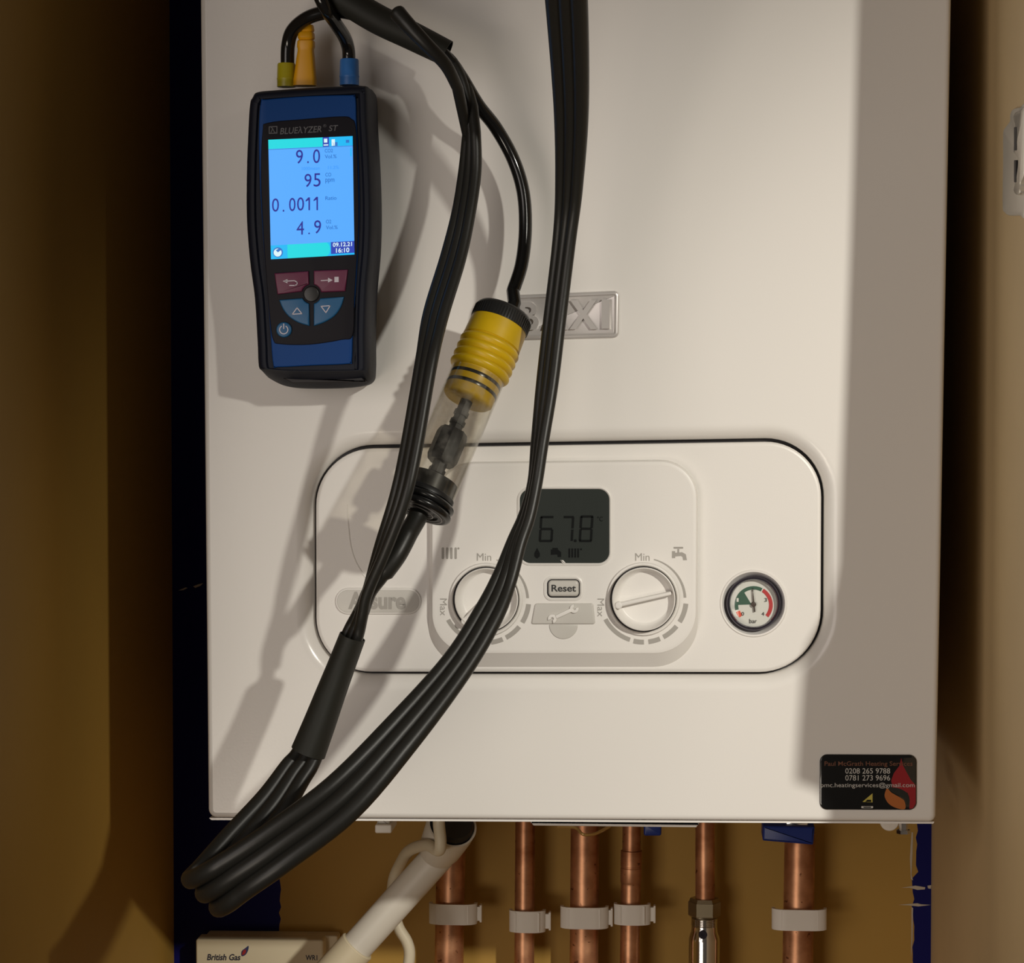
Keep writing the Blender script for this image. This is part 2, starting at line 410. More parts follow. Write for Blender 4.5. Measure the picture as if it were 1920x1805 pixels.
# raised fascia (deeper towards the bottom)
base = rrq([(803, 866), (1309, 860), (1309, 1252), (803, 1252)], [86, 72, 84, 80], 14)
mid = rrq([(806, 867), (1307, 862), (1307, 1246), (806, 1246)], [84, 71, 82, 78], 14)
frt = rrq([(812, 871), (1304, 866), (1303, 1223), (812, 1223)], [80, 68, 76, 72], 14)
YF = -.0045
g = G().loops([at(base, YP+.001), at(mid, YP-.002), at(inset(frt, -3), YF+.0012), at(inset(frt, -1), YF+.0003), at(inset(frt, 3), YF), at(inset(frt, 6), YF)])
fas = g.obj('fascia', M['panelwhite'], bo, smooth=28)
ypr = YF-.0002
def mark(name, *ls):
    g = G()
    for l in ls: sheet(l, ypr, g)
    return g.obj(name, M['greyprint'], fas, smooth=0)
mark('radiator_symbol', *[rr(828+k*8, 1026, 832.5+k*8, 1048, 2, 3) for k in range(4)], circ(859.5, 1028, 2, 10))
for s_, q in (('Min', box_q(894, 1037, 921, 1051)), ('Min', box_q(1191, 1037, 1218, 1051)), ('Max', ((838,1122), (838,1154), (825,1154), (825,1122))), ('Max', ((1133,1122), (1133,1156), (1120,1156), (1120,1122)))):
    text(s_, q, ypr).obj('lettering', M['greyprint'], fas, smooth=0)
mark('tap_symbol', [(1260,1033),(1266,1033),(1266,1036),(1279,1035),(1286,1039),(1288,1050),(1281,1050),(1280,1044),(1277,1042),(1266,1043),(1266,1046),(1260,1046)],
     rr(1270, 1029, 1273.5, 1036, 0, 1), rr(1263, 1025, 1281, 1028.5, 1, 3))
DI = [(911, 1124), (1206, 1123)]
for cx, cy in DI:
    g = G()
    for a0, a1, r0, r1, r1b in ((75, 2, 76, 78, 81), (-6, -32, 76, 85, None), (-39, -62, 76, 85, None), (-67, -83, 76, 85, None), (-89, -103, 76, 85, None), (-108, -152, 76, 84, None)):
        sheet(arcband(cx, cy, r0, r1, a0, a1, 14, r1b), ypr, g)
    g.obj('dial_scale', M['greyprint'], fas, smooth=0)
# dials: collar, dished cap, pointer rib
def disc_loops(cx, cy, prof, n=56):        # prof: (px radius, y, dx, dy)
    return [at(circ(cx+p[2], cy+p[3], p[0], n), p[1]) for p in prof]
for k, (cx, cy) in enumerate(DI):
    g = G().loops(disc_loops(cx, cy, [(69, YF+.003, 0, 0), (69, YF-.0008, 0, 0), (67.5, YF-.0016, 0, 0), (64, YF-.0018, 0, 0), (62, YF-.0010, 0, 0), (61.4, YF+.002, 0, 0)]), False, False)
    d = g.obj('dial', M['panelwhite'], bo)
    G().loops(disc_loops(cx, cy, [(64, YF-.0003, 0, 0), (58, YF-.0002, 0, 0)])).obj('dial_gap', M['dark'], d)
    yc = YF-.0085
    g = G().loops(disc_loops(cx+1, cy, [(59.6, YF-.0002, 0, 0), (59.6, yc+.0008, 0, 0), (59, yc+.0002, 0, 0), (57.6, yc, 0, 0), (56.6, yc+.0006, 0, 0),
                  (52, yc+.0055, 1.5, -1.5), (48, yc+.0070, 3, -3), (46, yc+.0072, 3, -3)]))
    g.obj('dial_cap', M['panelwhite'], d)
    ends = ((1157, 1135), (1259, 1112)) if k else ((868, 1165), (955, 1080))
    a, e = Vector(ends[0]), Vector(ends[1]); t = (e-a).normalized(); nn = Vector((-t.y, t.x))
    l = [tuple(a+nn*4), tuple(e+nn*3.5), tuple(e-nn*3.5), tuple(a-nn*4)]
    g = prism(rrq(l, 3, 4), yc+.0006, yc+.0074, .0008)
    prism(circ(a.x+3, a.y, 7, 20), yc+.0004, yc+.0074, .0008, g)
    g.obj('pointer', M['panelwhite'], d)
# display
ds = rr(975, 917, 1142, 1055, 20, 8)
o = G().loops([at(inset(ds, -6), YF+.001), at(inset(ds, -5), YF-.0006), at(inset(ds, -2.5), YF-.0010), at(inset(ds, -.5), YF-.0004), at(ds, YF+.0015)], False, False).obj('display', M['panelwhite'], bo)
prism(inset(ds, -.5), YF-.0003, YF+.003).obj('display_glass', M['lcd'], o, smooth=0)
yl = YF-.0006
SEG = {'6': 'acdefg', '7': 'abc', '8': 'abcdefg'}
def seg7(ch, x0, y0, x1, y1, g, th=4.2, lean=3):
    w_, h_ = x1-x0, y1-y0; ym = (y0+y1)/2; t = th; gp = 1.2
    R = {'a': (x0+gp, y0, x1-gp, y0+t), 'g': (x0+gp+1, ym-t/2, x1-gp-1, ym+t/2), 'd': (x0+gp, y1-t, x1-gp, y1),
         'f': (x0, y0+gp+1, x0+t, ym-gp), 'e': (x0, ym+gp, x0+t, y1-gp-1), 'b': (x1-t, y0+gp+1, x1, ym-gp), 'c': (x1-t, ym+gp, x1, y1-gp-1)}
    for k in SEG[ch]:
        a, b_, c, d = R[k]; sh = lambda yy: lean*(y1-yy)/h_
        sheet([(a+sh(b_), b_), (c+sh(b_), b_), (c+sh(d), d), (a+sh(d), d)], yl, g)
g = G()
seg7('6', 1010, 967, 1036, 1016, g); seg7('7', 1053, 967, 1074, 1016, g); seg7('8', 1085, 966, 1110, 1016, g)
sheet(rr(1076, 1011, 1081, 1016, 1, 2), yl, g)
text('°C', box_q(1120, 968, 1130, 977), yl, g)
sheet([(1007,1027),(1012,1037),(1012,1043),(1007,1047),(1002,1043),(1002,1037)], yl, g)
sheet([(1033,1030),(1046,1030),(1052,1035),(1052,1044),(1046,1044),(1045,1039),(1033,1040)], yl, g); sheet(rr(1036,1027,1046,1029.5,0,1), yl, g)
for k in range(4): sheet(rr(1066+k*5.5, 1028, 1069+k*5.5, 1045, 0, 1), yl, g)
sheet(rr(1088, 1028, 1091, 1031, 0, 1), yl, g)
g.obj('digits', M['lcdseg'], o, smooth=0)
# little white pip under the display
prism(rrq([(1050,1050),(1056,1050),(1061,1056),(1056,1058)], 1, 3), YF-.0014, YF, .0004).obj('display_clip', M['panelwhite'], o)
# reset button
rs = rr(1026, 1086, 1087, 1120, 9, 6)
G().loops([at(inset(rs, -7), YF+.001), at(inset(rs, -6), YF-.0006), at(inset(rs, -3), YF-.0010), at(inset(rs, -.5), YF-.0003), at(rs, YF+.002)], False, False).obj('button_surround', M['panelwhite'], bo)
prism(inset(rs, -1), YF-.0001, YF+.002).obj('button_gap', M['dark'], bo)
rb = prism(inset(rs, 2), YF-.0024, YF+.001, .0014).obj('reset_button', M['palegrey'], bo); tag(rb, 'pale grey rectangular reset button')
text('Reset', box_q(1034, 1096, 1080, 1109), YF-.0026, bold=.02).obj('lettering', M['black_text'], rb, smooth=0)
# service cover with spanner
sv = prism(rrq([(1003,1131),(1112,1131),(1116,1170),(996,1170)], 4, 4), YF-.0012, YF+.001, .0008).obj('service_cover', M['palegrey'], bo)
prism([(1030,1171)] + circ(1056.5, 1171, 27, 20, 180, 360)[1:-1] + [(1083,1171)], YF-.0006, YF+.001, .0004).obj('finger_tab', M['palegrey'], sv)
g = G(); a, e = Vector((1042,1157)), Vector((1070,1144)); t = (e-a).normalized(); nn = Vector((-t.y, t.x))
prism([tuple(a+nn*3.5), tuple(e+nn*3.5), tuple(e-nn*3.5), tuple(a-nn*3.5)], YF-.0028, YF-.001, .0004, g)
for c, a0 in ((Vector((1035.5,1160)), 225-25), (Vector((1076.5,1141)), 25)):
    ang0 = math.degrees(math.atan2(-(c-(a+e)/2).y, (c-(a+e)/2).x))+35
    prism(circ(c.x, c.y, 8.5, 18, ang0+40, ang0+320) + circ(c.x, c.y, 2.6, 8, ang0+320, ang0+40), YF-.0024, YF-.001, .0003, g)
g.obj('spanner_emblem', M['panelwhite'], sv)
tube([P(*p) for p in crv([(652,945,YP+.0006),(653,985,YP+.0002),(659,1030,YP+.0002),(674,1066,YP+.0002),(698,1092,YP+.0002),(730,1102,YP+.0006)], 6, False)], .0007, 8).obj('moulded_line', M['panelwhite'], bo)
# oval emblem
em = prism(rr(628, 1102, 790, 1152, 24.5, 10), YP-.0012, YP+.001, .001).obj('oval_emblem', M['panelwhite'], bo)
prism(inset(rr(628, 1102, 790, 1152, 24.5, 10), 3.5), YP-.0014, YP, .0004).obj('emblem_face', M['palegrey'], em)
text('Assure', box_q(653, 1109, 760, 1142), YP-.0017, bold=.03).obj('lettering', M['greyprint'], em, smooth=0)
# pressure gauge
cx, cy = 1413, 1131
g = G().loops(disc_loops(cx, cy, [(66, YP+.001, 0, 0), (62, YP-.0008, 0, 0), (59, YP-.0007, 0, 0), (53, YP+.0035, 0, 0), (51, YP+.006, 0, 0), (10, YP+.006, 0, 0)]), False, True)
ga = g.obj('pressure_gauge', M['panelwhite'], bo)
G().loops(disc_loops(cx, cy, [(52, YP+.006, 0, 0), (51, YP-.0012, 0, 0), (49, YP-.0022, 0, 0), (46, YP-.0022, 0, 0), (44, YP-.0006, 0, 0), (43.4, YP+.003, 0, 0)]), False, False).obj('bezel', M['darkchrome'], ga)
yg = YP+.0026
fc = sheet(circ(cx, cy, 44), yg, t=.001).obj('dial_face', M['gaugeface'], ga, smooth=0)
gc = (1413, 1134)
g = G()
sheet(arcband(*gc, 29, 35.5, 196, 62), yg-.0003, g, 0)
sheet([(gc[0]-4, gc[1]-1)] + circ(*gc, 35.5, 10, 180, 126), yg-.00025, g, 0)
sheet(arcband(*gc, 29, 36, 58, -40), yg-.0003, g, 1)
sheet(arcband(*gc, 28, 35.5, 222, 202, 6), yg-.0003, g, 2)
g.obj('colour_bands', [M['green'], M['red'], M['redlow']], fc, smooth=0)
g = G(); yt = yg-.0006
text('0', box_q(1390, 1147, 1395, 1154), yt, g); text('4', box_q(1428, 1147, 1433, 1154), yt, g); text('3', box_q(1433, 1121, 1438, 1128), yt, g); text('2', box_q(1409,1102,1413,1108), yt, g)
text('bar', box_q(1405, 1160, 1419, 1168), yt, g)
g.obj('lettering', M['black_text'], fc, smooth=0)
text('1', box_q(1381, 1121, 1385, 1128), yt).obj('numeral', M['gaugeface'], fc, smooth=0)
g = prism([(1410.5,1104),(1411.5,1104),(1415,1133),(1416.5,1147),(1413.5,1147),(1412,1134)], yg-.0016, yg-.0012)
prism(circ(1413, 1133, 5, 16), yg-.002, yg-.001, .0003, g)
g.obj('needle', mat('needle_brown', (.06,.04,.03), .4), ga)
G().loops(disc_loops(cx, cy, [(44.5, YP-.0002, 0, 0), (36, YP-.0010, 0, 0), (18, YP-.0015, 0, 0), (3, YP-.0016, 0, 0)]), False, True).obj('gauge_glass', M['glass'], ga, recalc=False)
# raised maker plate
pq = [(962, 554), (1160, 546), (1159, 632), (962, 637)]
pl = rrq(pq, 9, 6)
bd = G().loops([at(inset(pl, -2), .001), at(pl, -.0016), at(inset(pl, 2), -.002), at(inset(pl, 5), -.002), at(inset(pl, 7), -.0012), at(inset(pl, 9), -.0010)]).obj('maker_plate', M['silver'], bo)
g = G()
for ch, q in (('B', box_q(975, 566, 1010, 619)), ('A', box_q(1016, 565, 1064, 618)), ('X', box_q(1068, 563, 1119, 617)), ('I', box_q(1128, 561, 1143, 616))):
    text(ch, q, -.0034, g, bold=.022, height=.0026)
g.obj('lettering', M['silver'], bd, smooth=30)
# bottom trim under the casing
prism(rrq([(994,1540),(1312,1543),(1306,1551),(1000,1548)], 1.5, 3), .012, .16, .001).obj('bottom_flap', M['white'], bo)
prism(rrq([(392,1533),(1752,1540),(1750,1544),(396,1537)], 1, 2), .004, .33).obj('bottom_edge', M['white'], bo)
# installer's sticker
st = rr(1537, 1414, 1719, 1518, 14, 8, sl=.004)
so = prism(st, -.0012, .0005, .001).obj('sticker', M['stickerblack'], bo, smooth=20); tag(so, 'glossy black contact sticker with flame design, low right')
ys = -.0014
g = G()
sheet([(1690,1421),(1686,1436),(1676,1449),(1671,1463),(1674,1478),(1690,1481),(1702,1486),(1706,1500),(1705,1516),(1712,1515),(1717,1506),(1717,1472),(1708,1462),(1698,1444),(1692,1432)], ys, g, 0)
sheet(crv([(1664,1478),(1672,1486),(1688,1495),(1696,1502),(1697,1516),(1682,1515),(1667,1507),(1659,1494),(1660,1484)], 4), ys, g, 1)
sheet(crv([(1665,1477),(1682,1477),(1698,1484),(1705,1495),(1702,1510),(1699,1500),(1690,1493),(1675,1486)], 4), ys-.0001, g, 2)
sheet([(1617,1503),(1636,1487),(1636,1504)], ys, g, 3); sheet([(1622,1503),(1626,1499),(1633,1499),(1634,1503)], ys-.0001, g, 4)
sheet(rr(1615,1511,1637,1515,1,2), ys, g, 5); sheet(rr(1619,1512,1633,1514,0,1), ys-.0001, g, 4)
g.obj('flame_design', [M['flamered'], M['flameorange'], M['charcoal'], M['flagyellow'], M['stickerblack'], M['stickertext']], so, smooth=0)
g = G(); yt = ys-.0002
text('0208 265 9788', box_q(1585, 1440, 1669, 1450), yt, g); text('0781 273 9696', box_q(1585, 1453, 1669, 1463), yt, g)
text('pmc.heatingservices@gmail.com', box_q(1539, 1467, 1715, 1478), yt, g)
g.obj('lettering', M['stickertext'], so, smooth=0)
text('Paul McGrath Heating Services', box_q(1546, 1427, 1711, 1438), yt, bold=.01).obj('heading', M['stickerrust'], so, smooth=0)

# fittings hanging under the boiler belong to it
prism(rr(703, 1546, 734, 1562, 3, 3), .10, .13, .001).obj('drain_clip', M['clipwhite'], bo)
prism(rr(707, 1530, 731, 1548, 2, 3), .104, .126, .001).obj('clip_stem', M['palegrey'], bo)
prism([(1648,1540)] + circ(1668, 1540, 18, 14, 195, 345) + [(1686,1540)], .12, .16, .001).obj('plug', M['clipwhite'], bo)
lathe(P(1694, 1538, .12), P(1694, 1552, .12), [(0,.003),(.006,.003),(.006,.0045),(.0085,.0045)], 6).obj('screw', M['chrome'], bo)
wire = [P(*p) for p in crv([(1045,1549,.17),(1078,1551,.17),(1090,1562,.165),(1100,1565,.165),(1118,1562,.17),(1143,1549,.18)], 8, False)]
tube(wire, .0011, 8).obj('wire', M['gold'], bo)

# ------------------------------------------------------------------ flue gas analyser
an = empty('flue_gas_analyser', P(590, 735, -.02), 'navy handheld flue gas analyser with lit blue screen, on boiler front', 'gas analyser')
YA = -.052
outl = crv([(472,182),(482,171),(520,167),(580,163),(640,160),(678,159),(690,168),(693,230),(698,320),(700,400),(698,470),(692,540),(689,620),(689,690),
            (684,715),(660,724),(600,727),(540,725),(505,714),(485,694),(481,640),(476,560),(467,490),(461,410),(461,320),(464,240),(467,195)], 6)
lsA = []
for d_, y_ in ((9, -.003), (3, -.004), (0, -.010), (-1.5, -.028), (0, YA+.018), (0, YA+.008), (2, YA+.004), (6, YA+.001), (11, YA), (16, YA), (20, YA+.0016), (24, YA+.0016)):
    l = inset(outl, d_)
    kk = .22 if y_ < YA+.003 else .35 if y_ < YA+.006 else .55 if y_ < YA+.012 else 1.0
    if y_ < -.02: l = [(x, y if y < 690 else 690+(y-690)*kk) for x, y in l]
    if y_ > YA+.007:                       # straight sides: keep metric size behind the front
        lsA.append([p+Vector((0, y_-YA, 0)) for p in at(l, YA)])
    else: lsA.append(at(l, y_))
G().loops(lsA).obj('rubber_boot', M['boot'], an, smooth=40)
g = G()
for k in range(6):
    yy = 545+k*25
    prism(rrq([(686,yy),(692.5,yy+6),(694,yy+16),(686,yy+10)], 1.5, 3), -.040, -.012, .001, g)
g.obj('side_grip', M['boot'], an)
prism(rrq([(528,707),(676,705),(688,716),(548,719)], 3, 3), YA+.0085, -.02, .0008).obj('base_slot', M['dark'], an)
bp = crv([(489,190),(500,186),(575,180),(655,178),(666,182),(668,230),(672,320),(673,400),(670,480),(665,560),(661,620),(659,676),(652,682),(585,685),(522,688),(512,683),(506,610),(499,520),(492,430),(487,340),(485,250)], 5)
prism(bp, YA-.0006, YA+.004, .0008).obj('front_plate', M['blue_plate'], an)
dp = crv([(492,246),(502,230),(570,223),(640,218),(658,222),(667,240),(671,330),(672,410),(669,480),(664,560),(661,628),(640,637),(580,646),(525,645),(512,637),(506,600),(499,520),(493,430),(489,330)], 5)
dpo = prism(dp, YA-.0014, YA+.002, .0006).obj('keypad_plate', M['screen_plate'], an)
yk = YA-.0016
text('BLUEλYZER', box_q(525, 239, 603, 252, -.055, 2), yk, bold=.01).obj('lettering', M['plate_print'], dpo, smooth=0)
g = text('ST', box_q(616, 235, 632, 246, -.05, 2), yk, bold=.01); text('®', box_q(606, 233, 612, 239, -.05), yk, g)
g.obj('lettering', M['plate_print'], dpo, smooth=0)
q = box_q(504, 237, 520, 251, -.05)
g = G().fill([at(list(q), yk), at(inset(list(q), 1.6), yk)]); text('λ', box_q(507, 239, 517, 249, -.05), yk, g)
g.obj('logo', M['plate_print'], dpo, smooth=0)
# screen
SQ = ((503,262), (661,255), (664.5,477), (508,486))
sc_ = prism(list(SQ), yk-.0002, yk+.001).obj('screen', M['scr'], an, smooth=0); tag(sc_, 'glowing blue measurement screen')
def sq(u0, v0, u1, v1): return [bil(SQ, u, v) for u, v in ((u0,v0),(u1,v0),(u1,v1),(u0,v1))]
y1 = yk-.0006
g = G()
sheet(sq(0,0,.645,.078), y1, g, 0); sheet(sq(.645,0,.72,.078), y1, g, 2); sheet(sq(.66,.012,.70,.045), y1-.0001, g, 3); sheet(sq(.655,.06,.71,.07), y1-.0001, g, 3)
sheet(sq(.72,0,1,.078), y1, g, 1); sheet(sq(.75,.02,.79,.075), y1-.0001, g, 3); sheet(sq(.76,.045,.82,.078), y1-.0001, g, 4); sheet(sq(.92,.03,.96,.055), y1-.0001, g, 4)
sheet(sq(.97,.10,.985,.17), y1, g, 1); sheet(sq(0,.08,1,.084), y1, g, 4)
SB = [M['scr_cyan'], M['scr_sky'], M['scr_deep'], M['scr_white'], M['scr_mid']]
g.obj('status_bar', SB, sc_, smooth=0); g = G()
sheet(sq(0,.885,1,1), y1, g, 1); sheet(sq(.2,.885,.66,1), y1-.0001, g, 0)
sheet([bil(SQ, .66+.05*math.sin(math.radians(a)), .9425+.0575*-math.cos(math.radians(a))) for a in range(0,181,20)], y1-.0001, g, 0)
sheet(sq(.72,.885,1,.985), y1-.00005, g, 2)
c = bil(SQ, .085, .945); sheet(circ(c[0], c[1], 9.5, 24), y1-.0001, g, 4); sheet(circ(c[0]-.5, c[1]+.5, 7.5, 24), y1-.0002, g, 3); sheet([(c[0],c[1]),(c[0]+7,c[1]-5),(c[0]+2,c[1]-7),(c[0]-4,c[1]-4)], y1-.0003, g, 4)
g.obj('status_bar', SB, sc_, smooth=0)
y2 = y1-.0005
def chars(lst, g):
    for ch, x0, y0, x1_, y1_ in lst:
      if ch == '1':
        sheet([(x1_-3,y0),(x1_,y0),(x1_,y1_),(x1_-2.6,y1_),(x1_-2.6,y0+5),(x0,y0+8),(x0,y0+5.5)], y2, g)
      else: text(ch, box_q(x0, y0, x1_, y1_, -.03), y2, g)
for lst in ([('9',555,281,568,307),('.',576,302,579,306),('0',587,280,600,306)],
            [('9',571,326,584,351),('5',588,325,601,350)],
            [('0',510,372,523,397),('.',530,393,533,397),('0',542,371,554,396),('0',557,370,570,395),('1',573,370,581,394),('1',588,369,596,394)],
            [('4',556,415,570,440),('.',578,436,581,439),('9',589,413,602,438)]):
    g = G(); chars(lst, g); g.obj('reading', M['scr_ink'], sc_, smooth=0)
g = G()
for s_, q in (('CO2', box_q(609,279,624,286,-.03)), ('Vol.%', box_q(609,290,631,297,-.03)), ('CO', box_q(610,324,621,331,-.03)), ('ppm', box_q(610,335,627,344,-.03)),
              ('Ratio', box_q(610,368,631,375,-.03)), ('O2', box_q(611,412,621,419,-.03)), ('Vol.%', box_q(611,423,633,430,-.03))):
    text(s_, q, y2, g, bold=.01)
g.obj('units', M['scr_mid'], sc_, smooth=0)
g = text('1000mean', box_q(566,313,599,319,-.03), y2); text('11.2%', box_q(615,311,635,317,-.03), y2, g); g.obj('small_readings', M['scr_faint'], sc_, smooth=0)
g = text('09.12.21', box_q(624,455,660,463,-.05), y2, bold=.02); text('16:10', box_q(630,465,655,474,-.05), y2, g, bold=.02); g.obj('clock', M['scr_white'], sc_, smooth=0)
# keys
def key(name, l, m, label=None):
    o = prism(l, YA-.0030, YA, .0009).obj(name, m, an)
    return tag(o, label) if label else o
kc = (583.5, 551)
k1 = key('soft_key', [(514,512),(578,508),(579,532)] + circ(kc[0], kc[1], 18.5, 6, 104, 165) + [(520,552)], M['maroon'])
k2 = key('soft_key', [(588,507),(652,505),(647,546),(602,548)] + circ(kc[0], kc[1], 18.5, 6, 14, 76) , M['maroon'])
k3 = key('arrow_key', [(523,562),(563,559)] + circ(kc[0], kc[1], 18.5, 6, 205, 256) + [(580,611)] + crv([(580,611),(560,605),(542,594),(530,579),(523,562)], 3, False)[1:-1], M['bluekey'])
k4 = key('arrow_key', [(645,556),(603,559)] + circ(kc[0], kc[1], 18.5, 6, 335, 284) + [(588,611)] + crv([(588,611),(608,604),(627,592),(639,575),(645,556)], 3, False)[1:-1], M['bluekey'])
k5 = key('power_key', circ(532, 618, 14.5, 28), M['bluekey'])
prism(circ(kc[0], kc[1], 15, 28), YA-.0026, YA, .0008).obj('centre_dome', M['black_plastic'], an)
yi = YA-.0033
def stroke(pts, w_, g):                    # pixel polyline with width
    for a, b_ in zip(pts[:-1], pts[1:]):
        a, b_ = Vector(a), Vector(b_); t = (b_-a).normalized(); nn = Vector((-t.y, t.x))*w_/2; t = t*w_*.3
        sheet([tuple(a-t+nn), tuple(b_+t+nn), tuple(b_+t-nn), tuple(a-t-nn)], yi, g)
g = G(); stroke([(534,527),(552,526),(557,529),(557,533),(553,535),(543,535)], 1.8, g); sheet([(530,527),(539,523),(539,531)], yi, g); g.obj('return_icon', M['keyprint'], k1, smooth=0)
g = G(); stroke([(602,526),(616,525)], 1.8, g); sheet([(624,525),(615,520.5),(615,529.5)], yi, g); sheet(rr(627,519,635,529,0,1,-.03), yi, g); g.obj('menu_icon', M['keyprint'], k2, smooth=0)
g = G(); stroke([(548,589),(557,577),(566,588),(548,589)], 1.7, g); g.obj('up_icon', M['keyprint'], k3, smooth=0)
g = G(); stroke([(602,574),(619,573),(611,586),(602,574)], 1.7, g); g.obj('down_icon', M['keyprint'], k4, smooth=0)
g = sheet(arcband(532, 618, 6.8, 8.6, 118, 422, 24), yi); stroke([(532,607),(532,616)], 1.8, g); g.obj('power_icon', M['keyprint'], k5, smooth=0)

# ------------------------------------------------------------------ hoses
ho = empty('sampling_hose', P(1060, 0, -.07), 'long black ribbed rubber sampling hose looped over the boiler front', 'hose')
def path3(pts, n=8): return [P(*p[:3]) for p in crv(pts, n, False)]
# ribbon: px, py, depth, width px
RB = [(884,250,-.055,38),(881,320,-.058,46),(869,400,-.066,48),(849,485,-.076,52),(817,590,-.094,52),(799,680,-.108,46),(772,835,-.118,46),(751,930,-.122,45),
      (717,1030,-.116,38),(689,1110,-.108,26),(676,1150,-.104,34),(659,1196,-.100,46),(620,1300,-.104,54),(578,1410,-.112,62),(552,1450,-.117,70),(512,1510,-.126,80),(450,1585,-.138,92),
      (400,1650,-.150,104),(383,1674,-.166,112),(400,1668,-.182,112),(440,1642,-.190,106),(520,1588,-.192,101),(640,1497,-.184,97),(751,1377,-.166,83),(855,1250,-.144,66),(916,1151,-.128,60),
      (946,1084,-.118,50),(969,1016,-.110,40),(988,967,-.106,35),(1003,905,-.101,31),(1012,830,-.098,36),(1026,720,-.092,44),(1040,600,-.086,45),(1058,450,-.088,46),(1067,350,-.100,54),(1071,200,-.132,68),(1062,0,-.185,82),(1050,-140,-.225,86),(1020,-420,-.29,90),(1000,-700,-.34,92)]
RD = .0092                                 # strand diameter
rp = crv(RB, 6, False)
def perp(i):
    k0, k1 = max(0, i-4), min(len(rp)-1, i+4); t = Vector((rp[k1][0]-rp[k0][0], rp[k1][1]-rp[k0][1]))
    e = Vector((-t.y, t.x)).normalized() if t.length > 1e-6 else Vector((.7,.7))
    return e if e.x > 0 else -e
tipi = [i for i, p in enumerate(rp) if p[1] > 1640]
ee = [perp(i) for i in range(len(rp))]
for i in range(len(rp)):
    if min(tipi)-8 <= i <= max(tipi)+4: ee[i] = Vector((.70,.71))
for _ in range(3): ee = [(ee[max(0,i-1)]+ee[i]+ee[min(len(ee)-1,i+1)]).normalized() for i in range(len(ee))]
strands = [[], [], []]; SR = []
for p, e in zip(rp, ee):
    s_ = S(p[2]); w_ = p[3]/s_; r_s = max(.0033, min(.0053, w_*.215)); SR.append(r_s)
    a = max(0, w_/2-r_s); a = min(a, r_s*1.9) if p[1] < 1430 else a
    dep = math.sqrt(max(0, (r_s*1.85)**2-a*a)); c = P(*p[:3])
    ev = _r*e.x - _u*e.y
    for k in (-1, 0, 1): strands[k+1].append(c + ev*(a*k) + Vector((0, -dep*k*.75, 0)))
pre = [path3([(745,24,-.088),(768,50,-.090),(800,84,-.088),(836,122,-.080),(858,165,-.068)], 5),
       path3([(690,30,-.050),(760,66,-.050),(832,104,-.050),(860,140,-.052),(876,190,-.053)], 5),
       path3([(700,44,-.044),(765,74,-.044),(836,110,-.044),(868,150,-.048),(886,200,-.053)], 5)]
for k in range(3):
    pts = pre[k] + strands[k]
    rr_ = [.0049+(SR[0]-.0049)*i/len(pre[k]) for i in range(len(pre[k]))] + SR
    tube(pts, rr_, 16, round_end=(k == 0)).obj('hose_strand', M['rubber'], ho, smooth=60)
def sweep_ellipse(path, wa, wb, evs, n=28, g=None):
    g = g or G(); ls = []
    for c, a, b_, e in zip(path, wa, wb, evs):
        e3 = _r*e.x - _u*e.y
        ls.append([c + e3*(a*math.cos(2*math.pi*k/n)) + Vector((0, b_*math.sin(2*math.pi*k/n), 0)) for k in range(n)])
    inner = [[c + e3_*(a*.93*math.cos(2*math.pi*k/n)) + Vector((0, b_*.93*math.sin(2*math.pi*k/n), 0)) for k in range(n)]
             for c, a, b_, e3_ in ((path[i], wa[i], wb[i], _r*evs[i].x - _u*evs[i].y) for i in (0, -1))]
    return g.loops(ls, False, False).loops([ls[0], inner[0]], False, False).loops([ls[-1], inner[1]], False, False)
# lower heat-shrink sleeve
sl = crv([(661,1193,-.1003,50),(640,1248,-.101,53),(620,1300,-.104,57),(599,1356,-.108,62),(578,1410,-.112,67)], 5, False)
def slv(name, pts, bscale):
    path = [P(*p[:3]) for p in pts]; es = []
    for i in range(len(pts)):
        k0, k1 = max(0, i-1), min(len(pts)-1, i+1); t = Vector((pts[k1][0]-pts[k0][0], pts[k1][1]-pts[k0][1])); e = Vector((-t.y, t.x)).normalized(); es.append(e if e.x > 0 else -e)
    return sweep_ellipse(path, [p[3]/2/S(p[2]) for p in pts], bscale, es).obj(name, M['sleeve'], ho, smooth=50)
slv('heat_shrink_sleeve', sl, [.0132]*len(sl))
up = crv([(612,-20,-.050,52),(660,8,-.050,55),(712,38,-.050,56),(770,66,-.050,54),(838,100,-.050,50)], 5, False)
slv('heat_shrink_sleeve', up, [.0098]*len(up))
# tubes between the analyser and the upper sleeve
t1 = path3([(539,128,-.026),(540,85,-.028),(549,57,-.032),(574,35,-.038),(606,24,-.042),(645,22,-.046),(690,34,-.049)], 8)
tube(t1, .0042, 16).obj('analyser_tube', M['gloss_black'], ho, smooth=60)
t2 = path3([(654,118,-.026),(653,92,-.028),(646,70,-.034),(630,45,-.048),(612,18,-.060),(598,-12,-.064),(588,-60,-.064)], 8)
tube(t2, .0040, 16).obj('analyser_tube', M['gloss_black'], ho, smooth=60)
def collar(px, py0, py1, r, m, name, y=-.026):
    a, b_ = P(px, py1, y), P(px, py0, y); L = (b_-a).length
    g = lathe(a, b_, [(0,r),(L*.3,r),(L*.32,r*1.03),(L*.36,r*1.03),(L*.38,r),(L-.0008,r*.97),(L,r*.90),(L,r*.7)], 28)
    return g.obj(name, m, ho)
collar(537, 119, 163, .0056, M['olive'], 'yellow_collar'); collar(655, 111, 160, .0058, M['bluecollar'], 'blue_collar')
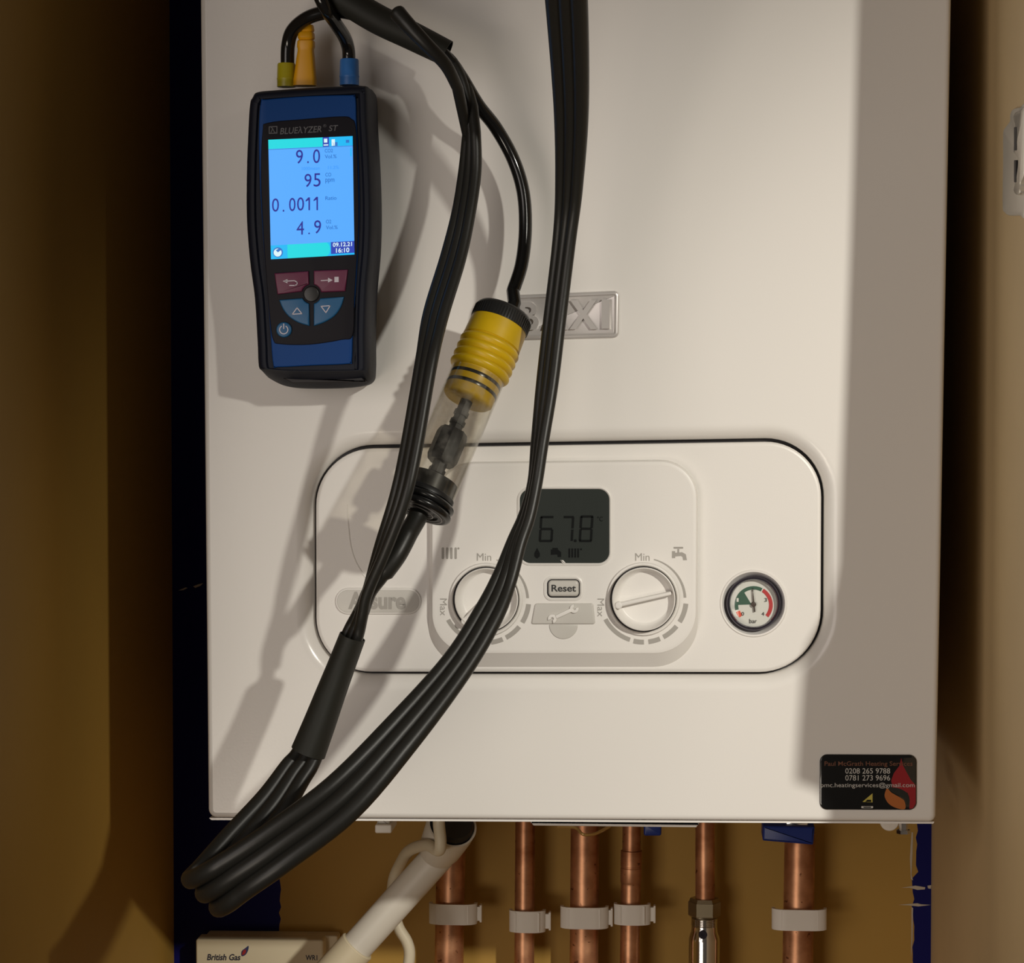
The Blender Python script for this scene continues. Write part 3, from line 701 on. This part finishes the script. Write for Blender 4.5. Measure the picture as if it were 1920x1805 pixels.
# thermocouple plug: ribbed boot over a flared flat body
g = G()
pr = [(46,7),(48,13),(57,14.5),(60,12.5),(63,15),(72,15.5),(75,13),(78,16),(88,16.5),(92,15),(96,15),(110,17),(130,19),(150,21.5),(161,21.5)]
ls = []
for py, hw in pr:
    c = P(575-(py-46)*.03, py, -.030); a = hw/S(-.03); b_ = min(a, .0052)
    ls.append([c + Vector((a*math.copysign(abs(math.cos(t))**.6, math.cos(t)), b_*math.copysign(abs(math.sin(t))**.6, math.sin(t)), 0)) for t in [2*math.pi*k/32 for k in range(32)]])
g.loops(ls).obj('thermocouple_plug', M['orange'], ho, smooth=40)
tube(path3([(575,50,-.030),(580,34,-.034),(600,24,-.037),(650,28,-.046)], 6), .0021, 10).obj('thermocouple_lead', M['gloss_black'], ho, smooth=60)
# water trap axis
TA, TB = P(944, 590, -.048), P(787, 958, -.094)
AX = (TB-TA).normalized(); TL = (TB-TA).length
# gas tube into the trap, outlet tube out of it
gt = path3([(830,100,-.052),(862,140,-.050),(896,196,-.044),(930,240,-.036),(962,298,-.032),(981,360,-.032),(985,430,-.034),(978,495,-.037),(962,545,-.040)], 8) + [TA+AX*(-.008)+Vector((.0035,0,0)), TA+AX*-.0018+Vector((.0035,0,0))]
tube(gt, .0040, 16).obj('gas_tube', M['gloss_black'], ho, smooth=60)
ot = [TB+AX*.0006, TB+AX*.006] + path3([(765,1000,-.104),(744,1040,-.109),(716,1078,-.110),(692,1110,-.106),(678,1148,-.102)], 6)
tube(ot, [.0058]*2+[.0058]*12+[.0044]*(len(ot)-14), 16).obj('trap_outlet_tube', M['rubber'], ho, smooth=60)

# ------------------------------------------------------------------ water trap
wt = empty('water_trap', tuple(TB), 'yellow and clear plastic water trap in the hose, hanging over the boiler badge', 'water trap')
R0 = .0171
def ribbed(t0, t1, n, r, amp):
    out = []
    for k in range(n):
        a = t0+(t1-t0)*k/n; h = (t1-t0)/n
        for j in range(6): out.append((a+h*j/6, r-amp+amp*1.6*math.sin(math.pi*j/6)))
    return out
g = lathe(TA-AX*.002, TB, [(0,.004),(0,R0*.94),(.001,R0*.99),(.002,R0*1.01),(.0095,R0*1.02),(.0095,R0*.9)], 72)
for k in range(60):                        # knurling
    a = 2*math.pi*k/60
    e = AX.cross(Vector((0,1,0))).normalized(); h = AX.cross(e); c = TA+(e*math.cos(a)+h*math.sin(a))*R0*1.015
    lathe(c+AX*.0005, c+AX*.0072, [(0,.0003),(0,.0004),(.0066,.0004)], 5, g)
g.obj('cap', M['black_plastic'], wt)
Y0 = TA+AX*.0072
prof = [(0,R0*.9),(0,R0*1.0),(.0125,R0*1.03),(.0128,R0*.99)] + ribbed(.013, .033, 4, R0*1.04, .0010) + [(.033,R0*.97),(.0335,R0*.90),(.0495,R0*.88),(.051,R0*.80),(.051,.004)]
lathe(Y0, TB, prof, 72).obj('ribbed_body', M['yellow'], wt, smooth=50)
for t in (.0375, .0435):
    lathe(Y0, TB, [(t-.0011,R0*.87),(t-.001,R0*.905),(t,R0*.915),(t+.001,R0*.905),(t+.0011,R0*.87)], 60, None, False, False).obj('seal_ring', M['ringdark'], wt)
LT = TL-.0072
lathe(Y0, TB, [(.034,R0*.955),(LT-.012,R0*.93),(LT-.012,R0*.89),(.034,R0*.925),(.034,R0*.955)], 72, None, False, False).obj('clear_tube', M['clear'], wt, recalc=True)
lathe(Y0, TB, [(.050,.0036),(.058,.0036),(.058,.0044),(.061,.0044),(.061,.0036),(.064,.0036),(.064,.0046),(.067,.0046),(.067,.0040),(.071,.0040),(.071,.0082),(.074,.0092),(.089,.0092),(.092,.0080),(.092,.0042),(.096,.0042),(.096,.005),(.099,.005),(.099,.0038),(LT-.018,.0038)], 8).obj('filter_core', M['filter'], wt, smooth=30)
lathe(Y0, TB, [(LT-.021,.003),(LT-.021,R0*.86),(LT-.012,R0*.87),(LT-.012,R0*.94),(LT-.0115,R0*.96),(LT-.009,R0*.96),(LT-.009,R0*.90),(LT+.0005,R0*.92),(LT+.0005,R0*.66),(LT-.0006,R0*.64),(LT-.0006,.003)], 72).obj('end_cap', M['black_plastic'], wt, smooth=40)
for t in (LT-.0062, LT-.0015):
    lathe(Y0, TB, [(t-.0021,R0*.9)] + [(t+.0021*math.cos(math.radians(a))*-1, R0*.93+.0026*math.sin(math.radians(a))) for a in range(0,181,20)] + [(t+.0021,R0*.9)], 64, None, False, False).obj('end_ring', M['ringdark'], wt, smooth=60)
for r_ in (.80, .47):
    lathe(Y0, TB, [(LT+.0004,R0*r_),(LT+.0008,R0*r_),(LT+.0008,R0*(r_+.035)),(LT+.0004,R0*(r_+.035))], 64, None, False, False).obj('ring_line', M['ringline'], wt)

# ------------------------------------------------------------------ copper pipes
YPp = .315
def pipe(px0, px1, r, label, py_top=1520, extra=None):
    A = P(px0, py_top, YPp); B = P(px1, 1805, YPp); d = (B-A).normalized(); B = A+d*((ZB-A.z)/d.z)
    L = (B-A).length
    g = lathe(A, B, extra(L) if extra else [(0,r),(L,r)], 36)
    o = g.obj('copper_pipe', M['copper'], None, smooth=35)
    tag(o, label, 'pipe', 'copper pipes under the boiler'); return A, d
pipe(847, 842, .0108, 'thick copper pipe partly behind the diagonal white plastic pipe')
mm = 1/S(YPp)
pipe(985, 983, .0074, 'thin plain copper pipe, first from the left with its top in view')
pipe(1097, 1095, .0106, 'thick copper pipe with dark spots under the arched gold wire')
def coup(L):
    z = lambda py: (py-1520)*mm
    return [(0,.0068),(z(1594),.0068),(z(1595),.0079),(z(1624),.0079),(z(1625),.0075),(z(1627),.0075),(z(1628),.0079),(z(1653),.0079),(z(1655),.0076),(z(1658),.0073),(z(1661),.0074),(L,.0074)]
pipe(1185, 1181, .0074, 'thin copper pipe with a soldered coupling and dark joint line', extra=coup)
pipe_v = P(1322, 1520, YPp)
B5 = P(1322, 1690, YPp)
g = lathe(pipe_v, B5, [(0,.0072),((B5-pipe_v).length,.0072)], 32); o = g.obj('copper_pipe', M['copper']); tag(o, 'short copper pipe running down into the chrome valve', 'pipe', 'copper pipes under the boiler')
pipe(1500, 1496, .0113, 'thick copper pipe below the wide blue lever handle, rightmost', py_top=1560)
# chrome valve
vv = empty('compression_valve', tuple(P(1320, 1805, YPp)), 'chrome inline valve with hexagonal nut on the short copper pipe', 'valve')
a, b_ = P(1321, 1683, YPp), P(1320, 1805, YPp); z = lambda py: (py-1683)/S(YPp)
dz = (b_-a).normalized()
lathe(a, b_, [(0,.0075),(0,.0105),(z(1690),.0115),(z(1690),.0120),(z(1715),.0120),(z(1718),.0108),(z(1718),.0075)], 6).obj('hex_nut', M['brassnickel'], vv, smooth=20)
lathe(a, b_, [(z(1718),.0085)] + [(z(1719+k*1.6), .0100 if k % 2 else .0093) for k in range(11)] + [(z(1738),.0096),(z(1738),.006)], 32).obj('thread', M['chrome'], vv, smooth=30)
Lv = (a.z-ZB)
lathe(a, b_, [(z(1736),.006),(z(1736),.0096),(z(1746),.0098),(z(1756),.0113),(z(1762),.0116),(Lv,.0116),(Lv,.004)], 36).obj('valve_body', M['chrome'], vv, smooth=30)
lathe(P(1318,1752,YPp-.008), P(1318,1752,YPp-.013), [(0,.0032),(.0042,.0032),(.0042,.0012),(.003,.0012)], 20).obj('screw_slot', M['darkchrome'], vv)

# pipe clips: closed C with a hole for the pipe
def clip(px0, px1, py0, py1, pcx, pr, label, latch=None):
    y0 = YPp-pr-.0045
    x0, x1 = P(px0, py0, YPp-pr*.6).x, P(px1, py0, YPp-pr*.6).x
    zt_, zb_ = P(pcx, py0, y0).z, P(pcx, py1, y0).z
    xc = P(pcx, (py0+py1)/2, YPp).x; n = 40
    yb_ = y0+.0105; c = [(x0, yb_), (x1, yb_)]
    rc = min((x1-x0)/2*.95, .011)
    right = [(x1-rc+rc*math.cos(math.radians(t)), y0+rc*.62-rc*.62*math.sin(math.radians(t))) for t in range(0, 91, 9)]
    left = [(x0+rc-rc*math.sin(math.radians(t)), y0+rc*.62-rc*.62*math.cos(math.radians(t))) for t in range(0, 91, 9)]
    outer = c + right + left
    w_ = .0022
    body = c[1:] + right + left + c[:1]
    inner = [((x0+x1)/2+(p[0]-(x0+x1)/2)*(1-2*w_/(x1-x0)), min(yb_, yb_+(p[1]-yb_)*(1-w_/(yb_-y0)))) for p in body]
    ring = body + inner[::-1]
    v3 = lambda l, z_: [Vector((p[0], p[1], z_)) for p in l]
    g = G().loops([v3(ring, zb_), v3(ring, zt_)], False, False).fill([v3(ring, zt_)]).fill([v3(ring, zb_)])
    g.box((xc-pr*.75, YPp+pr*.55, zb_+.002), (xc+pr*.75, YW-.0005, zt_-.002))
    e = empty('pipe_clip', (xc, YW, (zt_+zb_)/2), label, 'pipe clip', 'white pipe clips')
    g.obj('clip_band', M['clipwhite'], e, smooth=35)
    h = zt_-zb_
    xl = x1 if latch is None else P(latch, py0, YPp-pr*.4).x
    g = G().box((x1-.001, YPp-pr*.8, zb_+h*.14), (xl-.0014, YPp-pr*.8+.005, zt_-h*.18)).box((xl-.0014, YPp-pr*.8-.0012, zb_+h*.08), (xl, YPp-pr*.8+.005, zt_-h*.08))
    if latch: g.obj('latch', M['clipwhite'], e, smooth=0)
    for dx in (.18, .82):
        G().box((x0+(x1-x0)*dx-.0006, y0+.0004, zb_+.001), (x0+(x1-x0)*dx+.0006, y0+.003, zt_-.001)).obj('moulded_rib', M['clipwhite'], e, smooth=0)
clip(805, 895, 1696, 1734, 843, .0108, 'white clip on the copper pipe beside the diagonal white pipe', 904)
clip(955, 1023, 1709, 1749, 983, .0074, 'white clip on the thin plain copper pipe, lowest of the clips', 1033)
clip(1051, 1141, 1702, 1742, 1096, .0106, 'white clip on the thick spotted pipe under the gold wire', 1149)
clip(1151, 1220, 1697, 1735, 1183, .0074, 'white clip on the copper pipe with the soldered coupling', 1229)
clip(1447, 1550, 1706, 1745, 1498, .0113, 'white clip on the pipe below the wide blue lever', None)

# blue lever handles
e = empty('valve_lever', tuple(P(1480, 1562, .26)), 'wide blue lever handle above the rightmost copper pipe', 'valve lever', 'blue valve levers')
prism(rrq([(1431,1548),(1528,1550),(1525,1584),(1430,1576)], 2.5, 4), .255, .285, .0015).obj('grip', M['handle'], e)
lathe(P(1500, 1530, .275), P(1500, 1552, .275), [(0,.006),(.006,.006),(.006,.009),(.010,.009)], 20).obj('spindle', M['brassnickel'], e)
prism(rr(1474, 1540, 1515, 1550, 1, 2), .262, .28, .0006).obj('lever_arm', M['chrome'], e)
e = empty('valve_lever', tuple(P(1223, 1557, .25)), 'small blue lever end peeking out beside the soldered copper pipe', 'valve lever', 'blue valve levers')
prism(rr(1207, 1544, 1240, 1567, 4, 4), .25, .275, .0015).obj('grip', M['handle'], e)
lathe(P(1223, 1520, .262), P(1223, 1546, .262), [(0,.004),(.012,.004)], 16).obj('spindle', M['brassnickel'], e)

# ------------------------------------------------------------------ white waste pipe with socket and cable
wp = empty('condensate_pipe', tuple(P(640, 1805, .20)), 'white plastic drain pipe running diagonally below the boiler', 'waste pipe')
A, B = P(826, 1600, .205), P(590, 1862, .205)
LL = (B-A).length
lathe(A, B, [(0,.0113),(LL,.0113)], 40).obj('pipe', M['whiteplastic'], wp)
c0, c1 = P(683, 1784, .205), P(590, 1862, .205)
dd = (B-A).normalized(); tt = ((c0-A).dot(dd))
lathe(A, B, [(tt,.0112),(tt,.0126),(tt+.0006,.0131),(LL,.0131),(LL,.005)], 40).obj('coupler', M['ivory'], wp)
mo = P(848, 1546, .175); bt = P(818, 1604, .207); bent = P(838, 1574, .195)
Ls = (bt-mo).length
lathe(mo, bt, [(.012,.0135),(0,.0158),(0,.0172),(.008,.0170),(Ls*.7,.0150),(Ls*.88,.0128),(Ls,.0118)], 44, None, True, True).obj('elbow_socket', M['whiteplastic'], wp, smooth=40)
lathe(mo-(bt-mo).normalized()*.004, bt, [(0,.004),(0,.0128),(.002,.0146),(.012,.0150),(.014,.010)], 40).obj('rubber_bung', M['black_plastic'], wp, smooth=40)
cb = path3([(823,1515,.150),(823,1545,.150),(826,1578,.148),(822,1594,.152),(800,1584,.170),(768,1594,.205),(750,1620,.232),(738,1650,.238),(736,1690,.238),(746,1735,.236),(763,1765,.236),(768,1790,.236),(762,1830,.236)], 8)
tag(tube(cb, .0041, 14).obj('power_cable', M['cableivory'], smooth=60), 'ivory flexible cable curling behind the diagonal white pipe', 'cable')

# ------------------------------------------------------------------ receiver box
rc = empty('heating_receiver', tuple(P(500, 1805, .34)), 'ivory heating control receiver box on the wall, bottom left', 'receiver')
prism(rrq([(384,1752),(633,1754),(634,2000),(386,2000)], 5, 5), .330, YW-.0005, .001).obj('back_plate', M['ivory'], rc)
fr = prism(rrq([(367,1760),(606,1762),(608,2010),(369,2010)], 5, 5), .314, .331, .0015).obj('cover', M['ivory'], rc)
yb = .3138
g = text('British Gas', box_q(388, 1788, 450, 1800, .004, 2), yb, bold=.025); NP = mat('navy_print', (.02,.02,.04), .5); g.obj('lettering', NP, fr, smooth=0)
text('WR1', box_q(573, 1790, 595, 1800, .01), yb, bold=.02).obj('lettering', NP, fr, smooth=0)
g = G(); 
sheet(crv([(453,1792),(453,1783),(460,1777),(466,1773),(465,1782),(460,1790)], 4), yb, g, 0); sheet(crv([(454,1790),(456,1782),(461,1780),(460,1787)], 4), yb-.0004, g, 1)
g.obj('flame_logo', [mat('logo_navy', (.03,.04,.12), .5), mat('logo_red', (.35,.02,.02), .5)], fr, smooth=0)

# ------------------------------------------------------------------ hinge on the right wall
hi = empty('cupboard_hinge', tuple(PX(1915, 300, XR)), 'white cupboard hinge screwed to the right wall edge', 'hinge')
def wallprism(l, x_out, x_in, bev, g=None):
    g = g or G(); L = [PX(p[0], p[1], XR+x_out) for p in l]; c = sum(L, Vector())/len(L)
    mv = lambda k, dx: [Vector((XR+dx, c.y+(v.y-c.y)*k, c.z+(v.z-c.z)*k)) for v in L]
    return g.loops([mv(1, x_in), mv(1, x_out+bev), mv(.985, x_out+bev*.3), mv(.95, x_out)])
wallprism(crv([(1880,300),(1880,250),(1883,240),(1893,226),(1894,212),(1899,204),(1912,201),(1920,201),(1921,300),(1920,402),(1910,404),(1890,404),(1882,398),(1879,386)], 4), -.002, .001, .0008).obj('mounting_plate', M['hingewhite'], hi)
wallprism(crv([(1900,214),(1912,206),(1920,206),(1921,300),(1918,330),(1912,345),(1912,362),(1906,366),(1900,360),(1903,345),(1907,325),(1909,300),(1903,288),(1900,280),(1904,240)], 4), -.0048, -.001, .0012).obj('hinge_arm', M['hingemetal'], hi)
wallprism(rr(1901, 238, 1905.5, 282, 1.5, 3), -.0051, -.0045, .0001).obj('slot', M['dark'], hi)
wallprism(rr(1901, 300, 1904.5, 342, 1.5, 3), -.0051, -.0018, .0001).obj('slot', M['dark'], hi)
